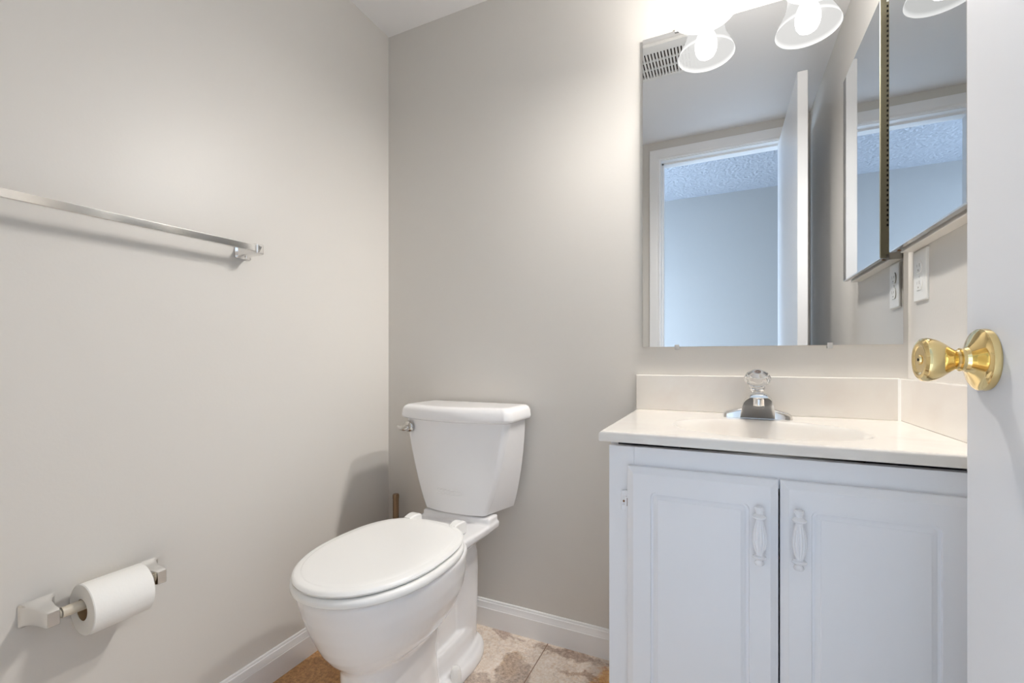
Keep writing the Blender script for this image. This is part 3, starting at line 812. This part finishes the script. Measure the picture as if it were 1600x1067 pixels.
# ------------------------------------------------------------------ electrical outlet
OY, OZ = 1.2905, 1.1125
ou = thing('wall_outlet', 'white duplex outlet on the right wall under the medicine cabinet', 'outlet', (XR, OY, OZ))
bm = NB()
rings = [[Vector((x, OY + a, OZ + b)) for a, b in rrect(-0.035 + i, 0.035 - i, -0.057 + i, 0.057 - i, 0.003, 4)] for x, i in ((XR - 0.0002, 0), (XR - 0.0035, 0), (XR - 0.0055, 0.0015), (XR - 0.006, 0.004))]
loft(bm, rings)
pl = obj('cover_plate', bm, PLATE, ou, 30)
for s in (-1, 1):
    zc = OZ + s * 0.0195
    bm = NB()
    out = []
    for k in range(40):
        a = 2 * PI * k / 40
        out.append((0.0170 * math.cos(a), max(-0.0138, min(0.0138, 0.0170 * math.sin(a)))))
    loft(bm, [[Vector((x, OY + a * sc, zc + b * sc)) for a, b in out] for x, sc in ((XR - 0.0055, 1.0), (XR - 0.0075, 1.0), (XR - 0.0080, 0.96))])
    rcp = obj('receptacle', bm, PLATE, ou, 30)
    bm = NB()
    box(bm, XR - 0.0083, XR - 0.0078, OY - 0.0070, OY - 0.0055, zc - 0.001, zc + 0.007)
    box(bm, XR - 0.0083, XR - 0.0078, OY + 0.0055, OY + 0.0070, zc + 0.000, zc + 0.006)
    lathe(bm, [(0, 0), (0.0022, 0), (0.0022, 0.0005), (0, 0.0005)], (XR - 0.0078, OY, zc - 0.0075), '-X', 12)
    obj('socket_slots', bm, SLOTM, rcp)
bm = NB(); lathe(bm, [(0, 0), (0.0032, 0), (0.0028, 0.0012), (0, 0.0014)], (XR - 0.006, OY, OZ), '-X', 16)
obj('screw', bm, PLATE, ou)

# ------------------------------------------------------------------ vanity light: two frosted bells
LY, RIM = 1.280, 1.838
vl = thing('vanity_light', 'two-lamp wall light with lit frosted glass bells above the mirror', 'wall light', (0.09, D, 2.05))
bm = NB()
loft(bm, [[Vector((0.09 + a, y, 2.05 + b)) for a, b in rrect(-0.19 + i, 0.19 - i, -0.055 + i, 0.055 - i, 0.02, 6)] for y, i in ((D - 0.0003, 0), (D - 0.016, 0), (D - 0.022, 0.004), (D - 0.025, 0.012))])
obj('backplate', bm, CHROME, vl, 35)
for lx in (-0.040, 0.220):
    bm = NB()
    tube(bm, [(lx, D - 0.024, 2.045), (lx, D - 0.045, 2.055), (lx, D - 0.068, 2.058), (lx, LY + 0.010, 2.052), (lx, LY, 2.038), (lx, LY, 2.012)], 0.0075, 16)
    obj('arm', bm, CHROME, vl)
    bm = NB()
    lathe(bm, [(0, 0.068), (0.010, 0.068), (0.022, 0.060), (0.030, 0.048), (0.032, 0.030), (0.032, 0.0), (0.0, 0.0)], (lx, LY, RIM + 0.128), 'Z', 32)
    obj('socket', bm, CHROME, vl, 35)
    bm = NB()
    prof = [(0.0795, 0.0), (0.0785, 0.004), (0.0755, 0.012), (0.0690, 0.026), (0.0610, 0.041), (0.0545, 0.057), (0.0505, 0.075), (0.0480, 0.094), (0.0450, 0.110), (0.0390, 0.122), (0.0310, 0.129)]
    n = 64
    loft(bm, [[Vector((lx + r * math.cos(2 * PI * k / n), LY + r * math.sin(2 * PI * k / n), RIM + h)) for k in range(n)] for r, h in prof], False, False)
    sh = obj('lamp_shade', bm, SHADEM, vl, 60)
    bm = NB()
    lathe(bm, [(0.012, 0.108), (0.0135, 0.090), (0.018, 0.072), (0.0265, 0.052), (0.0305, 0.035), (0.0310, 0.022), (0.0285, 0.008), (0.0225, -0.003), (0.0130, -0.0095), (0.0, -0.0115)], (lx, LY, RIM + 0.004), 'Z', 32)
    obj('bulb', bm, BULBM, vl, 60)

# ------------------------------------------------------------------ ceiling exhaust vent
vx0, vx1, vy0, vy1 = -0.345, -0.088, 0.680, 0.912
ve = thing('exhaust_vent', 'white slotted exhaust vent in the ceiling, seen in the mirror', 'vent', (-0.215, 0.79, H))
bm = NB()
z0 = H - 0.0002; z1 = H - 0.014
gx0, gx1, gy0, gy1 = vx0 + 0.022, vx1 - 0.022, 0.703, 0.864
box(bm, vx0, vx1, vy0, gy0, z1, z0, 0.003); box(bm, vx0, vx1, gy1, vy1, z1, z0, 0.003)
box(bm, vx0, gx0, gy0, gy1, z1, z0, 0.002); box(bm, gx1, vx1, gy0, gy1, z1, z0, 0.002)
obj('frame', bm, VENTM, ve, 40)
bm = NB(); x = gx0 + 0.004
while x < gx1 - 0.004:
    box(bm, x, x + 0.0072, gy0, gy1, z1 + 0.001, z1 + 0.007)
    x += 0.0128
for k in (1, 2):
    yy = gy0 + (gy1 - gy0) * k / 3
    box(bm, gx0, gx1, yy - 0.003, yy + 0.003, z1 + 0.002, z1 + 0.008)
obj('grille', bm, VENTM, ve, 40)
bm = NB(); box(bm, gx0, gx1, gy0, gy1, H - 0.003, H - 0.0005)  # dark sheet in place of the unlit space above the grille
obj('duct_shade_sheet', bm, INSIDE, ve)
